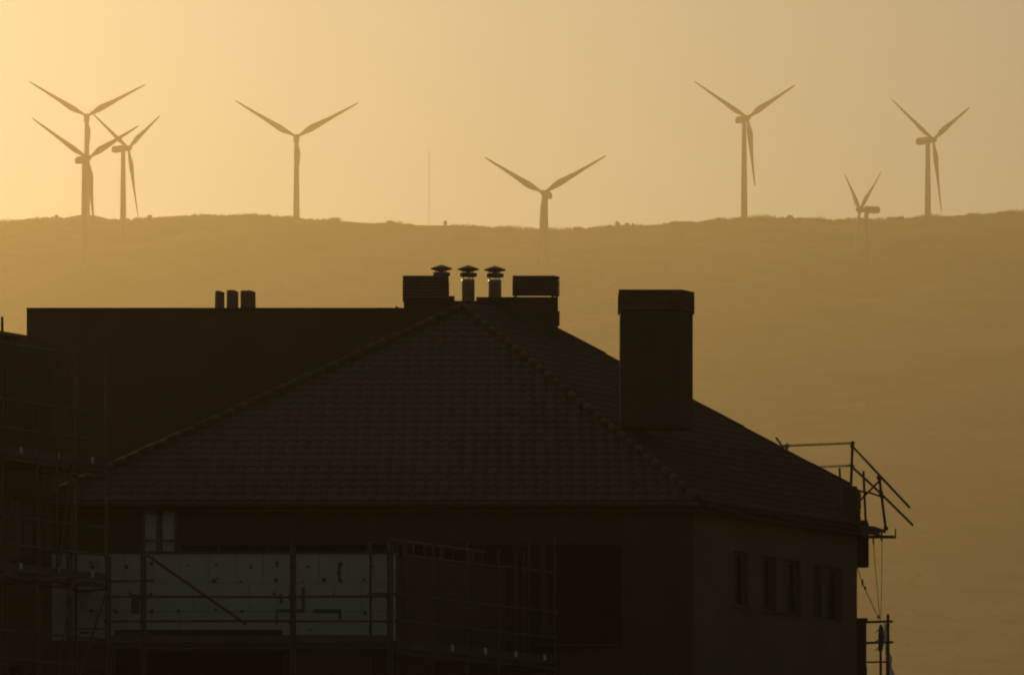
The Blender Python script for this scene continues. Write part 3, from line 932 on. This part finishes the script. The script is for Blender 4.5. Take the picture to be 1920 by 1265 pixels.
# ------------------------------------------------------------------ scaffolds
TR = .024
def coupler(b, p): b.lathe((p.x, p.y, p.z - .05), [(TR * 1.2, 0), (TR * 1.9, .015), (TR * 1.9, .085), (TR * 1.2, .1)], 8)
def scaffold(name, label, o, d, ts, levels, top, inward, depth=.72, rails=True, inner_posts=True, clips=(), rail_hi=(1.0, .5), top_rails=True, tops=None, group="scaffolds round the houses"):
    """o: outer line origin, d: unit direction, ts: post positions, levels: deck heights"""
    o = Vector(o); d = Vector(d).normalized(); inw = Vector(inward).normalized()
    t = thing(name, (o.x, o.y, 0), label, "scaffold", group)
    for i, tt in enumerate(ts):
        tz = tops[i] if tops else top
        for k, dd in enumerate((0, depth) if inner_posts else (0,)):
            p = o + d * tt + inw * dd
            b = MB().tube((p.x, p.y, .0), (p.x, p.y, tz), TR, n=8)
            for lv in levels:
                if lv < tz:
                    coupler(b, Vector((p.x, p.y, lv - .06)))
                    for rh in rail_hi:
                        if lv + rh < tz and dd == 0: coupler(b, Vector((p.x, p.y, lv + rh)))
            b.build("post", M['tube'], t, smooth=False)
    for li, lv in enumerate(levels):
        for a, c in zip(ts, ts[1:]):
            if c - a < .3: continue
            p, q = o + d * (a + .01), o + d * (c - .01)
            pi, qi = p + inw * depth, q + inw * depth
            b = MB()
            for k in range(3):                     # three boards per bay
                w0 = .05 + (depth - .1) * (k + .5) / 3
                sag = rnd.uniform(-.008, .008)
                b.obox(p + inw * w0 + Vector((0, 0, lv + sag)), q + inw * w0 + Vector((0, 0, lv + sag)), (depth - .1) / 3 - .015, .045)
            b.build("platform", M['plank'], t)
            b = MB().tube(p + Vector((0, 0, lv - .06)), q + Vector((0, 0, lv - .06)), TR * .9)
            b.tube(pi + Vector((0, 0, lv - .06)), qi + Vector((0, 0, lv - .06)), TR * .9)
            b.build("ledger", M['tube'], t)
            if rails:
                MB().obox(p - inw * .03 + Vector((0, 0, lv + .1)), q - inw * .03 + Vector((0, 0, lv + .1)), .02, .15).build("toe_board", M['toe'], t)
                for rh in rail_hi:
                    if lv + rh > top and not top_rails: continue
                    MB().tube(p - inw * .035 + Vector((0, 0, lv + rh)), q - inw * .035 + Vector((0, 0, lv + rh + rnd.uniform(-.01, .01))), TR * .85).build("guard_rail", M['tube'], t)
        if inner_posts:
            for tt in ts:
                p = o + d * tt
                MB().tube(p + Vector((0, 0, lv - .1)), p + inw * depth + Vector((0, 0, lv - .1)), TR * .85).build("transom", M['tube'], t)
    for (tt, z) in clips:
        p = o + d * tt - inw * .05
        MB().box(p.x - .03, p.x + .03, p.y - .012, p.y + .012, z, z + .11).build("clip", M['clip'], t)
    return t

# left scaffold, along the oblique wall of the left house
SO = Vector((XP(0, 94.0), 94.0, 0))
def ts_left(px):
    k = (px - 960) / F
    return (k * SO.y - SO.x) / (OB.x - k * OB.y)
lv_left = [1.8, 3.85, 5.9, 7.93, 9.95, 12.0, 14.02]
tl = [ts_left(p) for p in (-330, -130, 4, 70, 134, 200)]
clips_l = [(ts_left(p), z + .08) for z in (9.95, 12.0) for p in (35, 104, 169)]
tops_l = [15.3, 15.2, 14.45, 14.1, 14.1, 14.15]
sc1 = scaffold("scaffold", "tall tube scaffold climbing the house at the left edge", SO, OB, tl, lv_left[:-1], 14.2, VP, clips=clips_l, tops=tops_l, group="scaffolds round the houses")
# uppermost ledgers and the deck against the sky
b = MB()
b.tube(SO + OB * tl[0] + Vector((0, 0, 13.99)), SO + OB * ts_left(104) + Vector((0, 0, 13.99)), TR * 1.1)
b.build("guard_rail", M['tube'], sc1)
b = MB()
q0 = SO + OB * tl[0] + VP * .4; q1 = SO + OB * ts_left(62) + VP * .4
b.obox(Vector((q0.x, q0.y, 14.23)), Vector((q1.x, q1.y, 14.20)), .5, .05)
b.build("platform", M['plank'], sc1)
for px in (6, 36, 48):
    p = SO + OB * ts_left(px) + VP * .15
    MB().tube((p.x, p.y, 13.9), (p.x, p.y, 14.22), .02, n=6).build("post", M['tube'], sc1)
for (a, c, za, zb2) in ((104, 130, 9.98, 12.0), (100, 133, 8.0, 9.98), (134, 200, 7.95, 9.95), (4, 70, 5.9, 7.9)):
    p, q = SO + OB * ts_left(a) - VP * .06, SO + OB * ts_left(c) - VP * .06
    MB().tube((p.x, p.y, za), (q.x, q.y, zb2), TR * .8).build("brace", M['tube'], sc1)
p = SO + OB * ts_left(103) - VP * .05
MB().tube((p.x, p.y, 10.0), (p.x, p.y, 13.98), TR * .9).build("post", M['tube'], sc1)

# front scaffold before the white boards
FY = 95.7
fts = [XP(p, FY) - XP(200, FY) for p in (200, 266, 546, 728)]
sc2 = scaffold("scaffold", "wide scaffold standing before the white insulation boards, with one long diagonal brace",
               (XP(200, FY), FY, 0), (1, 0, 0), fts, [2.6, 4.7, 6.75, ZP(1208, FY)], ZP(1030, FY), (0, 1, 0), rail_hi=(.86, .42),
               tops=[ZP(1036, FY), ZP(1030, FY), ZP(1014, FY), ZP(1012, FY)])
for px, yt in ((272.5, 1034), (553, 1024), (735, 1020), (127, 1040)):
    X = XP(px, FY - .05)
    MB().tube((X, FY - .05, 0), (X, FY - .05, ZP(yt, FY)), TR * .9).build("post", M['tube'], sc2)
MB().tube(P(276, 1040, FY - .08), P(462, 1170, FY - .08), TR).build("brace", M['tube'], sc2)
for px in (411, 503, 690):
    MB().tube(P(px, 1040, 97.1), P(px, 1017, 97.1), .013, n=6).build("railing_stub", M['tube'], house)
for (a, ya, c, yc) in ((200, 1089, 290, 1087), (690, 1112, 760, 1112)):
    MB().tube(P(a, ya, FY - .1), P(c, yc, FY - .1), TR * .85).build("ledger", M['tube'], sc2)

# middle scaffold running back along the oblique parapet
MO = Vector((XP(745, 95.9), 95.9, 0))
def ts_mid(px):
    k = (px - 960) / F
    return (k * MO.y - MO.x) / (OB.x - k * OB.y)
mts = [ts_mid(p) for p in (745, 812, 876, 935, 1040)]
zA = ZP(1226, 97)
sc3 = scaffold("scaffold", "scaffold running back beside the dark terrace opening, topped by a ladder-like girder",
               MO, OB, mts, [zA - 6.15, zA - 4.1, zA - 2.05, zA], ZP(1040, 97.5), VP, depth=.6,
               clips=[(ts_mid(p), zA + .08) for p in (844, 906, 963, 1017)], rail_hi=(1.0, .52),
               tops=[ZP(1012, 96), ZP(1020, 97), ZP(1020, 98), ZP(1030, 98.4), ZP(1008, 99.8)])
g0, g1 = MO + OB * ts_mid(733), MO + OB * ts_mid(908)
gz = ZP(1014, 96.0)
b = MB()
b.tube(Vector((g0.x, g0.y, gz)), Vector((g1.x, g1.y, gz)), TR)
g2, g3 = MO + OB * ts_mid(757), MO + OB * ts_mid(946)
gz2 = ZP(1043, 96.3)
b.tube(Vector((g2.x, g2.y, gz2)), Vector((g3.x, g3.y, gz2)), TR)
for px in (757, 775, 795, 830, 850, 880, 897, 905):
    p = MO + OB * ts_mid(px)
    b.tube(Vector((p.x, p.y, gz2)), Vector((p.x, p.y, gz)), TR * .7, n=6)
b.build("lattice_girder", M['tube'], sc3)
for px in (975, 990):
    p = MO + OB * ts_mid(px) + VP * .1
    MB().tube((p.x, p.y, zA), (p.x, p.y, ZP(1030, 98.7)), TR * .9).build("post", M['tube'], sc3)
p0_, p1_ = MO + OB * ts_mid(940), MO + OB * ts_mid(1040)
MB().tube((p0_.x, p0_.y, zA + 1.75), (p1_.x, p1_.y, zA + 1.74), TR * .8).build("guard_rail", M['tube'], sc3)

# edge protection tubes at the right roof corner
ep = thing("edge_protection", P(1600, 1000, 105.5), "open framework of guard rail tubes jutting out past the right roof corner", "scaffold")
def tb(name, pts, r=TR, m='tube', parent=ep):
    b = MB()
    pp = [P(*q) for q in pts]
    b.path(pp, r, 8)
    return b.build(name, M[m], parent)
tb("guard_rail", [(1440, 836.7, 112.0), (1601, 830, 106.2)])
tb("guard_rail", [(1512, 875.5, 111.0), (1598, 872, 106.2)])
tb("post", [(1598.5, 827, 106.2), (1595, 930, 106.0)], TR * 1.15)
tb("guard_rail", [(1598, 836, 106.15), (1705, 950.5, 103.2)])
tb("guard_rail", [(1598, 875, 106.15), (1652, 925, 104.75), (1711, 983.5, 103.2)])
tb("post", [(1619, 883, 105.6), (1623, 974, 105.5)])
tb("post", [(1648, 890, 104.75), (1661, 993, 104.7)], TR * 1.1)
tb("brace", [(1653, 897, 104.7), (1602, 948, 105.9)], TR * .8)
tb("guard_rail", [(1606, 919, 105.6), (1634, 924, 105.2), (1662, 934, 104.6)], TR * .8)
tb("post", [(1574, 877, 109.6), (1576, 912, 109.6)])
tb("brace", [(1455, 820, 110.9), (1479, 853, 110.8)], TR * .9)
tb("post", [(1476, 831, 110.8), (1475, 856, 110.8)], TR)
for (x_, y_, yy) in ((1648, 895, 104.72), (1598, 836, 106.15), (1598, 875, 106.15), (1652, 925, 104.73), (1476, 836, 110.8), (1661, 990, 104.7)):
    c_ = P(x_, y_, yy)
    MB().box(c_.x - .04, c_.x + .04, c_.y - .04, c_.y + .04, c_.z - .035, c_.z + .035).build("coupler", M['tube'], ep)
b = MB()
b.slab([P(1612, 984, 104.6), P(1640, 986, 104.6), P(1661, 993.5, 104.6), P(1661, 993.5, 105.5), P(1612, 984, 105.5)], .06)
b.slab([P(1612, 991, 104.62), P(1650, 994, 104.62), P(1650, 994, 105.5), P(1612, 991, 105.5)], .1)
b.build("platform", M['plank'], ep)
b = MB()
b.obox(P(1615, 1006, 104.8), P(1677, 1006, 104.8), .08, .055)
b.build("bracket", M['tube'], ep)
tb("hook", [(1677.5, 1008, 104.8), (1679, 1009, 104.8), (1679, 991, 104.8)], .014)
tb("hook", [(1653, 996, 104.75), (1653, 1014, 104.75)], .018)
tb("hook", [(1637, 1008, 104.8), (1638, 1020, 104.8)], .016)

# hoist ropes between the bracket and the lower scaffold
def rope(label, pts, r=.006):
    pp = [P(*q) for q in pts]
    o_ = MB().path(pp, r, 6)
    return tag(o_.build("rope", M['rope'], base=pp[-1]), label, "rope", "hoist ropes at the right wall")
rope("slack rope leaning from the bracket down to the bundle", [(1638, 1018, 104.8), (1641, 1060, 104.8), (1645.5, 1110, 104.8), (1650, 1165, 104.8)])
rope("plumb rope hanging straight from the bracket end", [(1654, 1010, 104.8), (1653.3, 1080, 104.8), (1651.5, 1165, 104.8)])
cb = rope("knotted cable sloping from under the cornice to the lower rail", [(1608, 1064, 105.6), (1612, 1078, 105.5), (1616.5, 1092, 105.4), (1622, 1103, 105.3), (1634, 1130, 105), (1647, 1157, 104.8)], .008)
b = MB()
for (x_, y_, k) in ((1617, 1091, .05), (1622, 1102, .035), (1647, 1156, .035)):
    c_ = P(x_, y_, 105.4 if x_ < 1630 else 104.8)
    b.lathe((c_.x, c_.y, c_.z - k), [(.008, 0), (.022, k * .5), (.024, k), (.01, 2 * k)], 8)
b.tube(P(1617, 1088, 105.4), P(1620, 1086, 105.4), .008); b.tube(P(1616, 1090, 105.4), P(1616.5, 1099, 105.4), .007)
b.build("knots", M['rope'], cb)

# lower right scaffold
ls = thing("scaffold", P(1665, 1240, 104.6) * 1.0, "narrow scaffold beside the right wall, hung with plastic film and a rope bundle", "scaffold", "scaffolds round the houses")
ls.location.z = 0
def lt(name, pts, r=TR, m='tube'): return tb(name, pts, r, m, ls)
Yl = 104.7
lt("guard_rail", [(1624, 1165.5, Yl), (1674, 1164, Yl)])
lt("guard_rail", [(1624, 1204.5, Yl), (1675, 1203, Yl)])
lt("guard_rail", [(1624, 1240.5, Yl), (1668, 1240, Yl)], TR * .7)
b = MB().tube(P(1665, 1151, Yl - .05), (XP(1669, Yl), Yl - .05, 0), TR * 1.2)
b.build("post", M['tube'], ls)
MB().tube((XP(1651.5, Yl), Yl + .05, P(0, 1170, Yl).z), (XP(1652, Yl), Yl + .05, 0), TR * 1.05).build("post", M['tube'], ls)
for zz in (8.3, 6.3, 4.3, 2.3):
    MB().box(XP(1626, Yl), XP(1668, Yl), Yl - .05, Yl + .7, zz - .03, zz + .03).build("platform", M['plank'], ls)
for px in (1628, 1668):
    MB().tube((XP(px, Yl), Yl + .72, 0), (XP(px, Yl), Yl + .72, 9.1), TR).build("post", M['tube'], ls)
# rope bundle
bb = P(1652, 1221, Yl - .02)
b = MB()
zt_ = ZP(1170, Yl)
prof = [(.02, 0), (.045, .02), (.05, .10), (.055, .2), (.06, .3), (.055, .4), (.042, .46), (.035, .5), (.015, .52)]
n = 12; vs_ = []
for k, (r, z) in enumerate(prof):
    for i in range(n):
        an = 2 * math.pi * i / n
        rr_ = r * (1 + .35 * noise.noise(Vector((math.cos(an) * 1.5, math.sin(an) * 1.5, z * 9))))
        vs_.append((bb.x - .012 + .02 * math.sin(z * 6) + math.cos(an) * rr_, bb.y + math.sin(an) * rr_, bb.z + z))
b.add(vs_, [(k * n + i, k * n + (i + 1) % n, (k + 1) * n + (i + 1) % n, (k + 1) * n + i) for k in range(len(prof) - 1) for i in range(n)] + [tuple(range(n - 1, -1, -1)), tuple(range((len(prof) - 1) * n, len(prof) * n))])
for (x_, y_, x2, y2) in ((1648, 1180, 1641, 1185), (1648, 1213, 1639, 1219), (1647, 1199, 1640, 1203), (1648, 1182, 1646, 1179)):
    b.tube(P(x_, y_, Yl), P(x2, y2, Yl), .014, .006, 6)
tag(b.build("rope_bundle", M['rope'], base=bb), "dark bundle of coiled rope tied to the thin lower pole", "rope bundle")
# plastic film blowing behind the post
b = MB()
rows = 44; cols = 16
rg = random.Random(3)
for j in range(rows + 1):
    y_ = 1168 + j * (1330 - 1168) / rows
    k = j / rows
    xa_ = 1657.5 + k * 7; xb_ = 1663 + max(0, k - .1) * 26 + 2 * math.sin(j * .8)
    for i in range(cols + 1):
        s = i / cols
        px_ = xa_ + (xb_ - xa_) * s
        yy = Yl + .06 + .05 * math.sin(s * 9 + j * .22) + .035 * math.sin(j * .5 + s * 4) + .03 * noise.noise(Vector((s * 4, j * .3, 1)))
        b.v.append(P(px_, y_, yy))
b.f = [(j * (cols + 1) + i, j * (cols + 1) + i + 1, (j + 1) * (cols + 1) + i + 1, (j + 1) * (cols + 1) + i) for j in range(rows) for i in range(cols)]
tag(b.build("plastic_sheet", M['film'], base=P(1670, 1330, Yl), smooth=True), "crumpled clear plastic film catching the sun at the lower right post", "plastic sheet")

# ------------------------------------------------------------------ haze
def haze():
    top = 840.0
    b = MB().box(-3300, 3300, -650, 5700, -6, top)
    o = b.build("haze", bpy.data.materials.new("haze"))
    m = o.data.materials[0]
    m.use_nodes = True
    t = m.node_tree
    for n_ in list(t.nodes): t.nodes.remove(n_)
    out = t.nodes.new("ShaderNodeOutputMaterial")
    v = t.nodes.new("ShaderNodeVolumePrincipled")
    v.inputs['Color'].default_value = HAZE_COLOR
    v.inputs['Density'].default_value = HAZE_DENSITY
    v.inputs['Anisotropy'].default_value = HAZE_G
    t.links.new(v.outputs[0], out.inputs['Volume'])
    tag(o, kind='stuff')
    tag(o, "amber evening haze filling the air between the houses and the hill", "haze")
haze()
